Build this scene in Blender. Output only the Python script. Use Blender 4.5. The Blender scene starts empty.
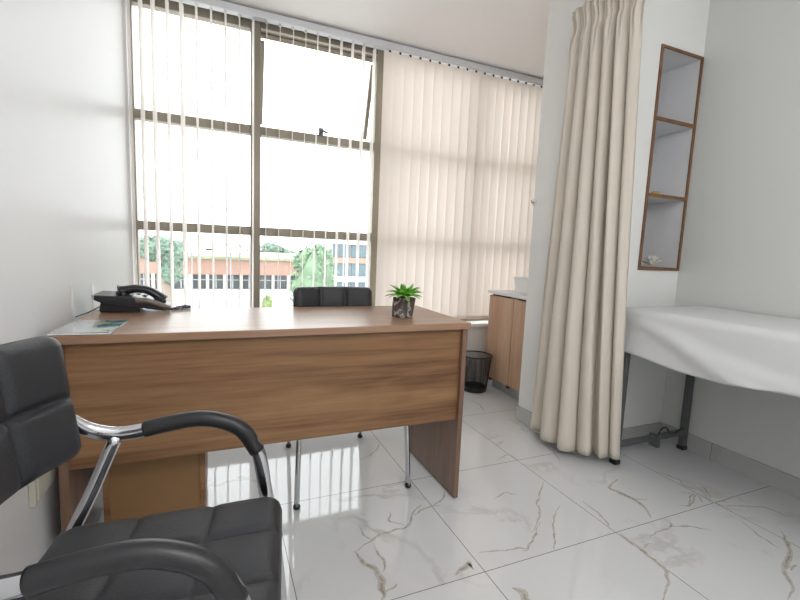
import bpy, bmesh, math, random
from mathutils import Vector, Matrix, noise
random.seed(7)
SC = bpy.context.scene
COL = SC.collection
PI = math.pi

# ------------------------------------------------------------------ materials
def new_mat(name):
    m = bpy.data.materials.new(name); m.use_nodes = True
    nt = m.node_tree
    for n in list(nt.nodes): nt.nodes.remove(n)
    out = nt.nodes.new('ShaderNodeOutputMaterial')
    return m, nt, out
def N(nt, t, **kw):
    n = nt.nodes.new('ShaderNode' + t)
    for k, v in kw.items():
        if k.startswith('_'): setattr(n, k[1:], v)
        else: n.inputs[k.replace('__', ' ')].default_value = v
    return n
def L(nt, a, ai, b, bi): nt.links.new(a.outputs[ai], b.inputs[bi])
def c4(c): return (c[0], c[1], c[2], 1)
def pbr(name, col, rough=.5, metal=0, spec=.5, var=0, vscale=8, bump=0, bscale=60, stretch=(1, 1, 1), sheen=0, coat=0, coat_rough=.1):
    m, nt, out = new_mat(name)
    p = N(nt, 'BsdfPrincipled', Roughness=rough, Metallic=metal)
    p.inputs['Specular IOR Level'].default_value = spec
    p.inputs['Base Color'].default_value = c4(col)
    if coat: p.inputs['Coat Weight'].default_value = coat; p.inputs['Coat Roughness'].default_value = coat_rough
    if sheen: p.inputs['Sheen Weight'].default_value = sheen
    L(nt, p, 0, out, 0)
    tc = N(nt, 'TexCoord'); mp = N(nt, 'Mapping'); mp.inputs['Scale'].default_value = stretch
    L(nt, tc, 'Object', mp, 0)
    nz = N(nt, 'TexNoise', Scale=vscale, Detail=4); L(nt, mp, 0, nz, 0)
    mx = N(nt, 'MixRGB'); mx.inputs[1].default_value = c4([x * (1 - var) for x in col]); mx.inputs[2].default_value = c4([min(1, x * (1 + var)) for x in col])
    L(nt, nz, 0, mx, 0); L(nt, mx, 0, p, 'Base Color')
    if bump:
        n2 = N(nt, 'TexNoise', Scale=bscale, Detail=3); L(nt, mp, 0, n2, 0)
        b = N(nt, 'Bump', Strength=bump, Distance=.01); L(nt, n2, 0, b, 'Height'); L(nt, b, 0, p, 'Normal')
    return m
def wood(name, dark, mid, light, axis=0, rough=.38, scale=1.0, spec=.5):
    m, nt, out = new_mat(name)
    p = N(nt, 'BsdfPrincipled', Roughness=rough); p.inputs['Specular IOR Level'].default_value = spec
    L(nt, p, 0, out, 0)
    tc = N(nt, 'TexCoord')
    mp = N(nt, 'Mapping'); s = [9 * scale] * 3; s[axis] = .9 * scale; mp.inputs['Scale'].default_value = s
    L(nt, tc, 'Object', mp, 0)
    wn = N(nt, 'TexNoise', Scale=1.0, Detail=5, Roughness=.55, Distortion=.9); L(nt, mp, 0, wn, 0)
    mp2 = N(nt, 'Mapping'); s2 = [120 * scale] * 3; s2[axis] = 4 * scale; mp2.inputs['Scale'].default_value = s2
    L(nt, tc, 'Object', mp2, 0)
    fn = N(nt, 'TexNoise', Scale=1.0, Detail=3); L(nt, mp2, 0, fn, 0)
    ad = N(nt, 'Math', _operation='MULTIPLY_ADD'); ad.inputs[1].default_value = .42; L(nt, fn, 0, ad, 0); L(nt, wn, 0, ad, 2)
    rp = N(nt, 'ValToRGB'); e = rp.color_ramp.elements
    e[0].position = .50; e[0].color = c4(dark); e[1].position = .92; e[1].color = c4(light)
    k = e.new(.68); k.color = c4(mid)
    L(nt, ad, 0, rp, 0); L(nt, rp, 0, p, 'Base Color')
    b = N(nt, 'Bump', Strength=.06, Distance=.004); L(nt, ad, 0, b, 'Height'); L(nt, b, 0, p, 'Normal')
    return m
def marble(name, base, vein, rough, tile=None, offs=(0, 0), veins=True):
    m, nt, out = new_mat(name)
    p = N(nt, 'BsdfPrincipled', Roughness=rough); p.inputs['Specular IOR Level'].default_value = .8
    L(nt, p, 0, out, 0)
    tc = N(nt, 'TexCoord')
    src, so = tc, 'Object'
    if tile:
        sub = N(nt, 'VectorMath', _operation='SUBTRACT'); sub.inputs[1].default_value = (offs[0], offs[1], 0); L(nt, tc, 'Object', sub, 0)
        dv = N(nt, 'VectorMath', _operation='DIVIDE'); dv.inputs[1].default_value = (tile[0], tile[1], 1); L(nt, sub, 0, dv, 0)
        fl = N(nt, 'VectorMath', _operation='FLOOR'); L(nt, dv, 0, fl, 0)
        wnz = N(nt, 'TexWhiteNoise'); L(nt, fl, 0, wnz, 0)
        ma = N(nt, 'VectorMath', _operation='MULTIPLY_ADD'); ma.inputs[1].default_value = (9, 9, 9); L(nt, wnz, 'Color', ma, 0); L(nt, tc, 'Object', ma, 2)
        src, so = ma, 0
    big = N(nt, 'TexNoise', Scale=1.3, Detail=6, Roughness=.62, Distortion=.6); L(nt, src, so, big, 0)
    s1 = N(nt, 'Math', _operation='SUBTRACT'); s1.inputs[1].default_value = .5; L(nt, big, 0, s1, 0)
    ab = N(nt, 'Math', _operation='ABSOLUTE'); L(nt, s1, 0, ab, 0)
    mr = N(nt, 'MapRange'); mr.inputs[1].default_value = 0; mr.inputs[2].default_value = .028; mr.inputs[3].default_value = 1; mr.inputs[4].default_value = 0; L(nt, ab, 0, mr, 0)
    msk = N(nt, 'TexNoise', Scale=2.1, Detail=2); L(nt, src, so, msk, 0)
    mr2 = N(nt, 'MapRange'); mr2.inputs[1].default_value = .5; mr2.inputs[2].default_value = .75; mr2.inputs[3].default_value = 0; mr2.inputs[4].default_value = .55; L(nt, msk, 0, mr2, 0)
    mu = N(nt, 'Math', _operation='MULTIPLY'); L(nt, mr, 0, mu, 0); L(nt, mr2, 0, mu, 1)
    cl = N(nt, 'TexNoise', Scale=2.5, Detail=5); L(nt, src, so, cl, 0)
    cm = N(nt, 'MixRGB'); cm.inputs[1].default_value = c4([x * .93 for x in base]); cm.inputs[2].default_value = c4(base); L(nt, cl, 0, cm, 0)
    vm = N(nt, 'MixRGB'); vm.inputs[2].default_value = c4(vein); L(nt, mu, 0, vm, 0); L(nt, cm, 0, vm, 1)
    last = vm
    if tile:
        sp = N(nt, 'SeparateXYZ'); L(nt, sub, 0, sp, 0)
        ds = []
        for i in (0, 1):
            pp = N(nt, 'Math', _operation='PINGPONG'); pp.inputs[1].default_value = tile[i] / 2; L(nt, sp, i, pp, 0); ds.append(pp)
        mn = N(nt, 'Math', _operation='MINIMUM'); L(nt, ds[0], 0, mn, 0); L(nt, ds[1], 0, mn, 1)
        lt = N(nt, 'Math', _operation='LESS_THAN'); lt.inputs[1].default_value = .0013; L(nt, mn, 0, lt, 0)
        gm = N(nt, 'MixRGB'); gm.inputs[2].default_value = (.16, .14, .115, 1); L(nt, lt, 0, gm, 0); L(nt, vm, 0, gm, 1); last = gm
    L(nt, last, 0, p, 'Base Color')
    return m
def fabric(name, col, trans=.0, weave=900, bump=.15, var=.05, rough=.9, vscale=5):
    m, nt, out = new_mat(name)
    tc = N(nt, 'TexCoord')
    nz = N(nt, 'TexNoise', Scale=vscale, Detail=4); L(nt, tc, 'Object', nz, 0)
    mx = N(nt, 'MixRGB'); mx.inputs[1].default_value = c4([x * (1 - var) for x in col]); mx.inputs[2].default_value = c4([min(1, x * (1 + var)) for x in col]); L(nt, nz, 0, mx, 0)
    p = N(nt, 'BsdfPrincipled', Roughness=rough); p.inputs['Specular IOR Level'].default_value = .2
    L(nt, mx, 0, p, 'Base Color')
    n2 = N(nt, 'TexNoise', Scale=weave, Detail=2); L(nt, tc, 'Object', n2, 0)
    b = N(nt, 'Bump', Strength=bump, Distance=.002); L(nt, n2, 0, b, 'Height'); L(nt, b, 0, p, 'Normal')
    if trans:
        t = N(nt, 'BsdfTranslucent'); L(nt, mx, 0, t, 'Color')
        ms = N(nt, 'MixShader'); ms.inputs[0].default_value = trans; L(nt, p, 0, ms, 1); L(nt, t, 0, ms, 2); L(nt, ms, 0, out, 0)
    else: L(nt, p, 0, out, 0)
    return m
def pane_glass(name, tint=(1, 1, 1), refl=.06, power=2.0, edge=.7):
    m, nt, out = new_mat(name)
    t = N(nt, 'BsdfTransparent'); t.inputs[0].default_value = c4(tint)
    g = N(nt, 'BsdfGlossy', Roughness=.02)
    fr = N(nt, 'LayerWeight', Blend=.25)
    mr = N(nt, 'MapRange'); mr.inputs[3].default_value = refl; mr.inputs[4].default_value = edge; L(nt, fr, 'Facing', mr, 0)
    pw = N(nt, 'Math', _operation='POWER'); pw.inputs[1].default_value = power; L(nt, mr, 0, pw, 0)
    ms = N(nt, 'MixShader'); L(nt, pw, 0, ms, 0); L(nt, t, 0, ms, 1); L(nt, g, 0, ms, 2); L(nt, ms, 0, out, 0)
    return m
def emit(name, col, s):
    m, nt, out = new_mat(name); e = N(nt, 'Emission', Strength=s); e.inputs[0].default_value = c4(col); L(nt, e, 0, out, 0); return m

MT = {}
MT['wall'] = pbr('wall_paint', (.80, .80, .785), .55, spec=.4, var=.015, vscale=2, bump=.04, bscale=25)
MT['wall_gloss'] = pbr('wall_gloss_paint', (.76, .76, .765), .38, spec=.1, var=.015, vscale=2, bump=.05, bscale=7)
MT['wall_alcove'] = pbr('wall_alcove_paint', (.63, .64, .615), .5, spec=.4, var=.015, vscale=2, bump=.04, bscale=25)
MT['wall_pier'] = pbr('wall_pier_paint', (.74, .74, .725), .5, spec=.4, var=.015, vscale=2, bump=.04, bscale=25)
MT['ceiling'] = pbr('ceiling_paint', (.94, .915, .905), .8, spec=.2, var=.02, vscale=1.5)
MT['floor'] = marble('floor_marble_tile', (.65, .655, .66), (.30, .25, .19), .045, (.588, .588), (.2065, 1.0595))
MT['skirt'] = marble('skirting_marble', (.47, .47, .46), (.2, .165, .13), .15, (.588, .588), (.2, .15))
MT['vein'] = None
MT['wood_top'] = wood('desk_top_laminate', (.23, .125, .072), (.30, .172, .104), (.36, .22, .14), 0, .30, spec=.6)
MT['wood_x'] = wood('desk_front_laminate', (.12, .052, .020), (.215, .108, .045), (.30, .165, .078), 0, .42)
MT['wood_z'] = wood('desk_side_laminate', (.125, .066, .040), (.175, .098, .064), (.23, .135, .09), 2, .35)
MT['wood_board'] = pbr('pedestal_back_board', (.25, .135, .055), .6, var=.08, vscale=20)
MT['wood_dark'] = pbr('dark_brown_board', (.12, .06, .03), .5, var=.1)  # dark brown board, used for the cabinet's hinge feet
MT['wood_cab'] = wood('cabinet_laminate', (.42, .24, .14), (.51, .32, .205), (.57, .385, .26), 2, .4)
MT['leather'] = pbr('black_leather', (.024, .025, .029), .42, spec=.5, var=.1, vscale=15, bump=.22, bscale=420)
MT['seam'] = pbr('seam_thread', (.01, .01, .011), .7)
MT['chrome'] = pbr('chrome', (.60, .60, .62), .10, metal=1, var=.02)
MT['rubber'] = pbr('black_rubber', (.018, .018, .02), .38, spec=.45, var=.1, bump=.05, bscale=300)
MT['black'] = pbr('black_plastic', (.015, .015, .017), .33, spec=.5, var=.1)
MT['grey_plastic'] = pbr('grey_plastic', (.16, .135, .12), .3, spec=.5, var=.05)
MT['steel'] = pbr('painted_grey_steel', (.12, .125, .125), .4, spec=.5, metal=.3, var=.06)
MT['curtain'] = fabric('beige_curtain', (.68, .62, .54), .10, 700, .12, .04)
MT['blind_open'] = fabric('blind_fabric_cream', (.86, .82, .785), .2, 500, .05, .015)
MT['blind'] = fabric('blind_fabric_blush', (.87, .78, .71), .215, 500, .05, .015)
MT['track'] = pbr('blind_track_aluminium', (.68, .69, .71), .4, metal=.1, var=.02)
MT['alu'] = pbr('window_frame_bronze', (.245, .213, .165), .42, spec=.5, metal=.25, var=.04)
MT['alu_grey'] = pbr('window_sash_grey', (.22, .25, .29), .4, metal=.3)
MT['glass'] = pane_glass('window_glass', (.97, .985, .98), .12)
MT['sheet'] = fabric('white_sheet', (.64, .645, .64), .05, 600, .06, .015)
MT['white'] = pbr('white_lacquer', (.82, .82, .82), .3, var=.01)
MT['white_shelf'] = pbr('white_melamine', (.68, .68, .69), .5, var=.02)
MT['shelf_back'] = pbr('shelf_back_bluegrey', (.56, .57, .60), .5, var=.02)
MT['edge'] = wood('shelf_edge_brown', (.12, .055, .022), (.17, .082, .035), (.22, .11, .05), 2, .5)
MT['ceramic'] = pbr('white_ceramic', (.86, .88, .88), .12, var=.01)
MT['cream'] = pbr('cream_plastic', (.62, .585, .50), .4, var=.02)
MT['paper'] = fabric('white_crepe', (.82, .79, .74), .1, 200, .1, .03)
MT['yellow'] = pbr('yellow_brown_thing', (.42, .30, .08), .6, var=.2, vscale=40)
MT['hookmetal'] = pbr('brass', (.5, .36, .2), .3, metal=.7)
MT['wire'] = pbr('black_wire', (.012, .012, .014), .4, spec=.5)
MT['led'] = emit('led_panel', (.97, .985, 1), 4)

# ------------------------------------------------------------------ geometry helpers
WL = {}
def wloc(o): return WL.get(o.name, Vector((0, 0, 0))) if o else Vector((0, 0, 0))
class MB:
    def __init__(s): s.bm = bmesh.new()
    def box(s, x0, x1, y0, y1, z0, z1, mi=0):
        vs = [s.bm.verts.new((x, y, z)) for z in (z0, z1) for y in (y0, y1) for x in (x0, x1)]
        for f in ((0, 2, 3, 1), (4, 5, 7, 6), (0, 1, 5, 4), (2, 6, 7, 3), (0, 4, 6, 2), (1, 3, 7, 5)):
            fc = s.bm.faces.new([vs[i] for i in f]); fc.material_index = mi
        return s
    def obox(s, c, ax, ay, az):
        c, ax, ay, az = map(Vector, (c, ax, ay, az)); vs = []
        for k in (-1, 1):
            for j in (-1, 1):
                for i in (-1, 1): vs.append(s.bm.verts.new(c + ax * i + ay * j + az * k))
        for f in ((0, 2, 3, 1), (4, 5, 7, 6), (0, 1, 5, 4), (2, 6, 7, 3), (0, 4, 6, 2), (1, 3, 7, 5)):
            s.bm.faces.new([vs[i] for i in f])
        return s
    def tube(s, pts, ra, rb=None, side=None, seg=12, cap=True, closed=False):
        """sweep an ellipse (ra in the bend plane, rb along `side`) along pts"""
        pts = [Vector(p) for p in pts]; n = len(pts); rb = rb if rb is not None else ra; rings = []
        for i, p in enumerate(pts):
            if closed: t = pts[(i + 1) % n] - pts[i - 1]
            else: t = pts[min(n - 1, i + 1)] - pts[max(0, i - 1)]
            t.normalize()
            sd = Vector(side) if side is not None else (Vector((0, 0, 1)) if abs(t.z) < .9 else Vector((1, 0, 0)))
            sd = (sd - t * sd.dot(t)).normalized(); u = t.cross(sd)
            a = ra[i] if isinstance(ra, (list, tuple)) else ra; b = rb[i] if isinstance(rb, (list, tuple)) else rb
            rings.append([s.bm.verts.new(p + u * a * math.cos(2 * PI * k / seg) + sd * b * math.sin(2 * PI * k / seg)) for k in range(seg)])
        m = n if closed else n - 1
        for i in range(m):
            A, B = rings[i], rings[(i + 1) % n]
            for k in range(seg): s.bm.faces.new((A[k], A[(k + 1) % seg], B[(k + 1) % seg], B[k]))
        if cap and not closed: s.bm.faces.new(rings[0][::-1]); s.bm.faces.new(rings[-1])
        return s
    def lathe(s, prof, c=(0, 0, 0), seg=24, capb=True, capt=False):
        rings = []
        for r, z in prof: rings.append([s.bm.verts.new((c[0] + r * math.cos(2 * PI * k / seg), c[1] + r * math.sin(2 * PI * k / seg), c[2] + z)) for k in range(seg)])
        for A, B in zip(rings, rings[1:]):
            for k in range(seg): s.bm.faces.new((A[k], A[(k + 1) % seg], B[(k + 1) % seg], B[k]))
        if capb: s.bm.faces.new(rings[0][::-1])
        if capt: s.bm.faces.new(rings[-1])
        return s
    def grid(s, P, mi=0):
        V = [[s.bm.verts.new(p) for p in row] for row in P]
        for i in range(len(V) - 1):
            for j in range(len(V[0]) - 1):
                try: s.bm.faces.new((V[i][j], V[i][j + 1], V[i + 1][j + 1], V[i + 1][j])).material_index = mi
                except ValueError: pass
        return V
    def prism(s, poly, a, b, plane='xz'):
        """extrude a 2-D polygon: plane xz goes along y, yz along x, xy along z"""
        f = {'xz': lambda p, h: (p[0], h, p[1]), 'yz': lambda p, h: (h, p[0], p[1]), 'xy': lambda p, h: (p[0], p[1], h)}[plane]
        A = [s.bm.verts.new(f(p, a)) for p in poly]; B = [s.bm.verts.new(f(p, b)) for p in poly]; n = len(poly)
        for i in range(n): s.bm.faces.new((A[i], A[(i + 1) % n], B[(i + 1) % n], B[i]))
        s.bm.faces.new(A[::-1]); s.bm.faces.new(B)
        return s
    def blob(s, c, r, amp=.15, freq=2.0, sub=2, seed=0):
        q = bmesh.ops.create_icosphere(s.bm, subdivisions=sub, radius=1.0)
        for v in q['verts']:
            d = v.co.normalized(); k = 1 + amp * noise.noise(d * freq + Vector((seed, seed * 1.7, -seed)))
            v.co = Vector(c) + Vector((d.x * r[0], d.y * r[1], d.z * r[2])) * k
        return s
    def build(s, name, mat, parent=None, bevel=0, smooth=False, bseg=2, merge=0, solid=0, subsurf=0):
        bm = s.bm
        if merge: bmesh.ops.remove_doubles(bm, verts=bm.verts, dist=merge)
        bmesh.ops.recalc_face_normals(bm, faces=bm.faces)
        if parent:
            d = wloc(parent)
            for v in bm.verts: v.co -= d
        me = bpy.data.meshes.new(name); bm.to_mesh(me); bm.free()
        for mm in (mat if isinstance(mat, (list, tuple)) else [mat]): me.materials.append(mm)
        if smooth:
            for p in me.polygons: p.use_smooth = True
        o = bpy.data.objects.new(name, me); COL.objects.link(o)
        if parent: o.parent = parent; WL[o.name] = wloc(parent)
        if bevel:
            b = o.modifiers.new('bevel', 'BEVEL'); b.width = bevel; b.segments = bseg; b.limit_method = 'ANGLE'; b.angle_limit = math.radians(50)
        if solid:
            b = o.modifiers.new('thick', 'SOLIDIFY'); b.thickness = solid; b.offset = 0
        if subsurf:
            b = o.modifiers.new('sub', 'SUBSURF'); b.levels = subsurf; b.render_levels = subsurf
        return o
def tag(o, label=None, cat=None, group=None, kind=None):
    if label: o['label'] = label
    if cat: o['category'] = cat
    if group: o['group'] = group
    if kind: o['kind'] = kind
    return o
def thing(name, loc, label=None, cat=None, group=None, kind=None):
    o = bpy.data.objects.new(name, None); o.empty_display_size = .1; COL.objects.link(o); o.location = loc; WL[o.name] = Vector(loc)
    return tag(o, label, cat, group, kind)
def crom(pts, n=8):
    pts = [Vector(p) for p in pts]; P = [pts[0] * 2 - pts[1]] + pts + [pts[-1] * 2 - pts[-2]]; out = []
    for i in range(1, len(P) - 2):
        for k in range(n):
            t = k / n; a, b, c, d = P[i - 1], P[i], P[i + 1], P[i + 2]
            out.append(.5 * ((2 * b) + (c - a) * t + (2 * a - 5 * b + 4 * c - d) * t * t + (3 * b - a - 3 * c + d) * t ** 3))
    out.append(pts[-1]); return out
def struct(o): o['kind'] = 'structure'; return o

XL, XR, YB, YW, ZC = -.47, 2.39, -1.7, 3.06, 2.47
PX, PY0, PY1 = 1.735, 1.62, 2.095        # pier: left face, front face, rear face

# ------------------------------------------------------------------ floor with its inlaid veins
fl = MB(); fl.box(XL - .1, XR + .3, YB - .1, YW + .12, -.08, 0)
VE = [[(.475, 1.419), (.484, 1.35), (.506, 1.325)], [(.426, 1.294), (.497, 1.323), (.519, 1.343), (.584, 1.35), (.661, 1.359), (.697, 1.419), (.756, 1.461)], [(.426, 1.294), (.435, 1.236), (.464, 1.188), (.464, 1.142), (.453, 1.096), (.437, 1.062)], [(.498, 1.3), (.501, 1.222), (.485, 1.171)], [(.456, 1.095), (.488, 1.1), (.508, 1.109)],
 [(1.72, 1.345), (1.633, 1.305), (1.633, 1.262), (1.641, 1.218), (1.65, 1.176), (1.627, 1.116), (1.598, 1.077)], [(1.633, 1.262), (1.66, 1.2), (1.7, 1.17)], [(1.148, 1.208), (1.012, 1.106), (.974, 1.098)], [(1.077, 1.164), (1.184, 1.249), (1.225, 1.314), (1.31, 1.388), (1.366, 1.439)], [(1.079, 1.061), (1.12, 1.1), (1.2, 1.19), (1.308, 1.271)], [(1.42, 1.26), (1.414, 1.162), (1.375, 1.071)],
 [(1.393, 1.055), (1.389, 1.012), (1.387, .961), (1.382, .9), (1.37, .855), (1.317, .81), (1.246, .773)], [(1.387, .961), (1.46, .969)], [(1.65, 1.055), (1.631, 1.012), (1.555, 1.007), (1.484, .995)], [(1.631, 1.012), (1.694, .983), (1.76, .941)], [(1.8, 1.1), (1.848, 1.084), (1.95, 1.128), (1.9, 1.17)], [(.695, 1.081), (.731, 1.091), (.769, 1.115), (.76, 1.08)], [(.836, .973), (.855, .949), (.846, .92), (.87, .9)],
 [(1.628, 2.48), (1.642, 2.375), (1.591, 2.24)], [(.635, 1.897), (.698, 1.93), (.762, 1.99), (.79, 2.06)], [(1.011, 1.101), (.95, 1.117), (.822, 1.142)], [(2.016, 1.148), (1.967, 1.066), (2.0, 1.02)], [(2.02, .84), (1.969, .806), (1.885, .751), (1.771, .715), (1.713, .666), (1.623, .634)], [(1.791, .707), (1.846, .713)], [(.83, 1.436), (.763, 1.437), (.699, 1.404)], [(1.291, 1.681), (1.374, 1.709), (1.386, 1.628)], [(1.634, 1.81), (1.639, 1.682), (1.583, 1.563)], [(1.19, 1.39), (1.13, 1.42), (1.07, 1.40)], [(.64, 1.36), (.60, 1.41), (.62, 1.46)], [(.9, 1.52), (.86, 1.47), (.8, 1.44)]]
VE += [[(2.061, 1.186), (2.039, 1.14), (1.983, 1.076)], [(2.01, 1.051), (2.111, 1.057), (2.102, 1.012)], [(1.934, 1.047), (2.132, 0.971), (2.171, 0.884)], [(1.829, 1.076), (1.937, 1.133), (1.951, 1.112), (1.92, 1.075)], [(1.961, 1.354), (2.008, 1.26), (1.97, 1.164)], [(1.941, 0.943), (1.894, 0.832), (1.895, 0.786)]]
WID = {0: .005, 1: .008, 2: .015, 3: .007, 5: .013, 8: .006, 9: .005, 11: .010, 22: .012, 16: .016, 17: .02}
for q, ln in enumerate(VE):
    P = crom([(x, y, .0006) for x, y in ln], 7); w0 = WID.get(q, .006); row = []
    for i, p in enumerate(P):
        t = (P[min(i + 1, len(P) - 1)] - P[max(i - 1, 0)]).normalized(); nn = Vector((-t.y, t.x, 0))
        e = min(1, .25 + 2.5 * min(i, len(P) - 1 - i) / len(P)); f = w0 * e * (.65 + .7 * abs(noise.noise(p * 23)))
        j = nn * noise.noise(p * 31) * .009
        row.append([p + j - nn * f * .9, p + j - nn * f * .3, p + j + nn * f * .3, p + j + nn * f * .9])
    fl.grid([r[1:3] for r in row], 1); fl.grid([r[0:2] for r in row], 2); fl.grid([r[2:4] for r in row], 2)
def vein_mat(dark=(.31, .265, .205)):
    m, nt, out = new_mat('marble_vein')
    p = N(nt, 'BsdfPrincipled', Roughness=.06); p.inputs['Specular IOR Level'].default_value = .55; L(nt, p, 0, out, 0)
    tc = N(nt, 'TexCoord'); nz = N(nt, 'TexNoise', Scale=45, Detail=5, Roughness=.7); L(nt, tc, 'Object', nz, 0)
    rp = N(nt, 'ValToRGB'); e = rp.color_ramp.elements; e[0].position = .40; e[0].color = c4(dark); e[1].position = .72; e[1].color = (.60, .59, .57, 1)
    L(nt, nz, 0, rp, 0); L(nt, rp, 0, p, 'Base Color'); return m
MT['vein'] = vein_mat()
struct(fl.build('floor', [MT['floor'], MT['vein'], vein_mat((.42, .39, .34))]))

# ------------------------------------------------------------------ room shell
def sbox(name, mat, *b, bevel=0): return struct(MB().box(*b).build(name, mat, bevel=bevel))
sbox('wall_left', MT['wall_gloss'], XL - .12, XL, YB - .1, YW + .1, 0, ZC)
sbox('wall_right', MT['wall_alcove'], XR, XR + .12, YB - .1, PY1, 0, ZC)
XC = 2.56
sbox('wall_corner', MT['wall'], XC, XC + .12, PY1 - .06, YW + .1, 0, ZC)
sbox('wall_corner_return', MT['wall'], XR + .12, XC, PY1 - .06, PY1, 0, ZC)
sbox('wall_back', MT['wall'], XL, XR, YB - .12, YB, 0, ZC)
c = MB().box(XL - .12, XR + .3, YB - .12, YW + .12, ZC, ZC + .1); struct(c.build('ceiling', MT['ceiling']))
SZ = .455                                                  # window sill height
w = MB().box(XL, XC, 2.965, YW + .1, 0, SZ - .03); struct(w.build('wall_window', MT['wall']))
sbox('window_sill', MT['white'], XL, XC, 2.93, YW + .04, SZ - .03, SZ, bevel=.006)
# pier between the basin corner and the bed alcove, with the shelf recess cut into its front
NX0, NX1, NZ0, NZ1 = 2.062, 2.386, .975, 2.112
pr = MB()
pr.box(PX, NX0, PY0, PY1, 0, ZC); pr.box(NX0, XR, PY0, PY1, 0, NZ0); pr.box(NX0, XR, PY0, PY1, NZ1, ZC); pr.box(NX0, XR, 1.90, PY1, NZ0, NZ1)
pr.box(NX1, XR, PY0, 1.90, NZ0, NZ1)
struct(pr.build('wall_pier', MT['wall_pier']))
# tiled skirting
def skirt(name, *b): struct(MB().box(*b).build(name, MT['skirt'], bevel=.002))
skirt('baseboard_right', XR - .012, XR, YB, PY0 - .012, 0, .09)
skirt('baseboard_pier_front', PX - .015, XR, PY0 - .012, PY0, 0, .09)
skirt('baseboard_pier_side', PX - .015, PX, PY0, PY1, 0, .09)
skirt('baseboard_window', XL + .012, 1.9, 2.953, 2.965, 0, .09)
skirt('baseboard_left', XL, XL + .012, YB, 2.953, 0, .09)
skirt('baseboard_back', XL + .012, XR - .012, YB, YB + .012, 0, .09)

# ------------------------------------------------------------------ windows (bronze aluminium, four bays)
FY0, FY1 = YW + .01, YW + .07
T1, T2 = (1.738, 1.793), (1.083, 1.14)
ML = [XL, .2035, 1.055, 1.86, XC]                           # bay limits (left edges of mullions)
MW = .062
for b in range(4):
    x0 = ML[b] + (MW if b else .0); x1 = ML[b + 1]
    t = struct(thing('window_%d' % (b + 1), (x0, FY0, SZ)))
    f = MB()
    if b < 3: f.box(x1, x1 + MW, FY0 - .012, FY1, SZ, 2.43)
    f.box(x0, x1, FY0, FY1, SZ, SZ + .03)
    f.box(x0, x1, FY0, FY1, 2.385, 2.45)
    for z0, z1 in (T1, T2): f.box(x0, x1, FY0 - .008, FY1, z0, z1)
    if b == 0: f.box(x0, x0 + .022, FY0, FY1, SZ + .03, 2.385)
    if b == 3: f.box(x1 - .03, x1, FY0, FY1, SZ + .03, 2.385)
    f.build('window_frame', MT['alu'], t, bevel=.003)
    MB().box(x0, x1, FY0 + .028, FY0 + .034, SZ + .03, T2[0]).build('glass_pane', MT['glass'], t)
    MB().box(x0, x1, FY0 + .028, FY0 + .034, T2[1], T1[0]).build('glass_pane', MT['glass'], t)
    if b == 1:
        # top-hung sash tilted outwards
        h = 2.385 - T1[1]; a = math.radians(15.5); piv = Vector((0, FY0 + .04, 2.385)); dn = Vector((0, math.sin(a), -math.cos(a))); nrm = Vector((0, math.cos(a), math.sin(a)))
        def P(d): return piv + dn * d
        s = MB(); xm = (x0 + x1) / 2; hw = (x1 - x0) / 2
        for d in (.013, h - .013): s.obox(Vector((xm, 0, 0)) + P(d), (hw, 0, 0), dn * .013, nrm * .014)
        for x in (x0 + .014, x1 - .014): s.obox(Vector((x, 0, 0)) + P(h / 2), (.014, 0, 0), dn * (h / 2 - .04), nrm * .014)
        so = s.build('sash', MT['alu'], t, bevel=.002)
        MB().obox(Vector((xm, 0, 0)) + P(h / 2), (hw - .028, 0, 0), dn * (h / 2 - .04), nrm * .003).build('glass_pane', MT['glass'], so)
        MB().box(x1 - .03, x1 - .012, FY0 + .0, FY0 + .012, T1[1], T1[1] + .35).build('stay_arm', MT['alu_grey'], t)
        k = MB().box(.645, .675, FY0 - .03, FY0 - .008, 1.785, 1.835).tube([(.66, FY0 - .02, 1.82), (.66, FY0 - .05, 1.815), (.695, FY0 - .055, 1.80)], .007, seg=8)
        k.build('window_latch', MT['steel'], t, bevel=.003)
        MB().box(x0, x1, FY0 - .006, FY0, 2.388, 2.398).build('edge_glint', MT['cream'], t)  # cream strip: light caught by the sash edge, put in as colour
    else:
        MB().box(x0, x1, FY0 + .028, FY0 + .034, T1[1], 2.385).build('glass_pane', MT['glass'], t)
MB().box(XL, XC, FY0, YW + .12, 2.45, ZC).build('trim_1', MT['alu'])['kind'] = 'structure'

# ------------------------------------------------------------------ vertical blinds
VY = 3.0; VZ0, VZ1 = .487, 2.410
def vane(parent, x, ang, mat, name='vane', w=.089, z0=VZ0):
    d = Vector((math.sin(ang), math.cos(ang), 0)) * (w / 2); nn = Vector((math.cos(ang), -math.sin(ang), 0))
    P = []
    for k in range(13):
        z = z0 + (VZ1 - z0) * k / 12; row = []
        for j in range(5):
            s = -1 + j / 2; sag = .004 * (1 - s * s)
            row.append(Vector((x, VY, z)) + d * s + nn * (sag + .002 * noise.noise(Vector((x * 7, z * 1.1, s)))))
        P.append(row)
    m = MB(); m.grid(P); o = m.build(name, mat, parent, smooth=True)
    h = MB().box(x - .007, x + .007, VY - .007, VY + .007, VZ1 - .008, VZ1 + .006); h.build('hanger', MT['black'] if mat is MT['blind'] else MT['track'], o)
    hm = MB(); hm.obox(Vector((x, VY, z0 + .012)) + nn * .004, d * .98, nn * .0022, (0, 0, .012)); hm.build('bottom_weight', mat, o)
    return o
bl = thing('vertical_blind', (.28, VY, VZ0), 'open vertical blind with thin edge-on cream vanes before the clear window', 'window blind')
MB().box(XL + .005, 1.10, VY - .03, VY + .025, VZ1 + .006, VZ1 + .050).build('head_rail', MT['track'], bl, bevel=.004)
xs = [-.4543, -.395, -.333, -.260, -.186, -.107, -.026, .054, .133, .2137, .293, .375, .458, .538, .617, .696, .777, .856, .934, 1.012]
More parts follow.
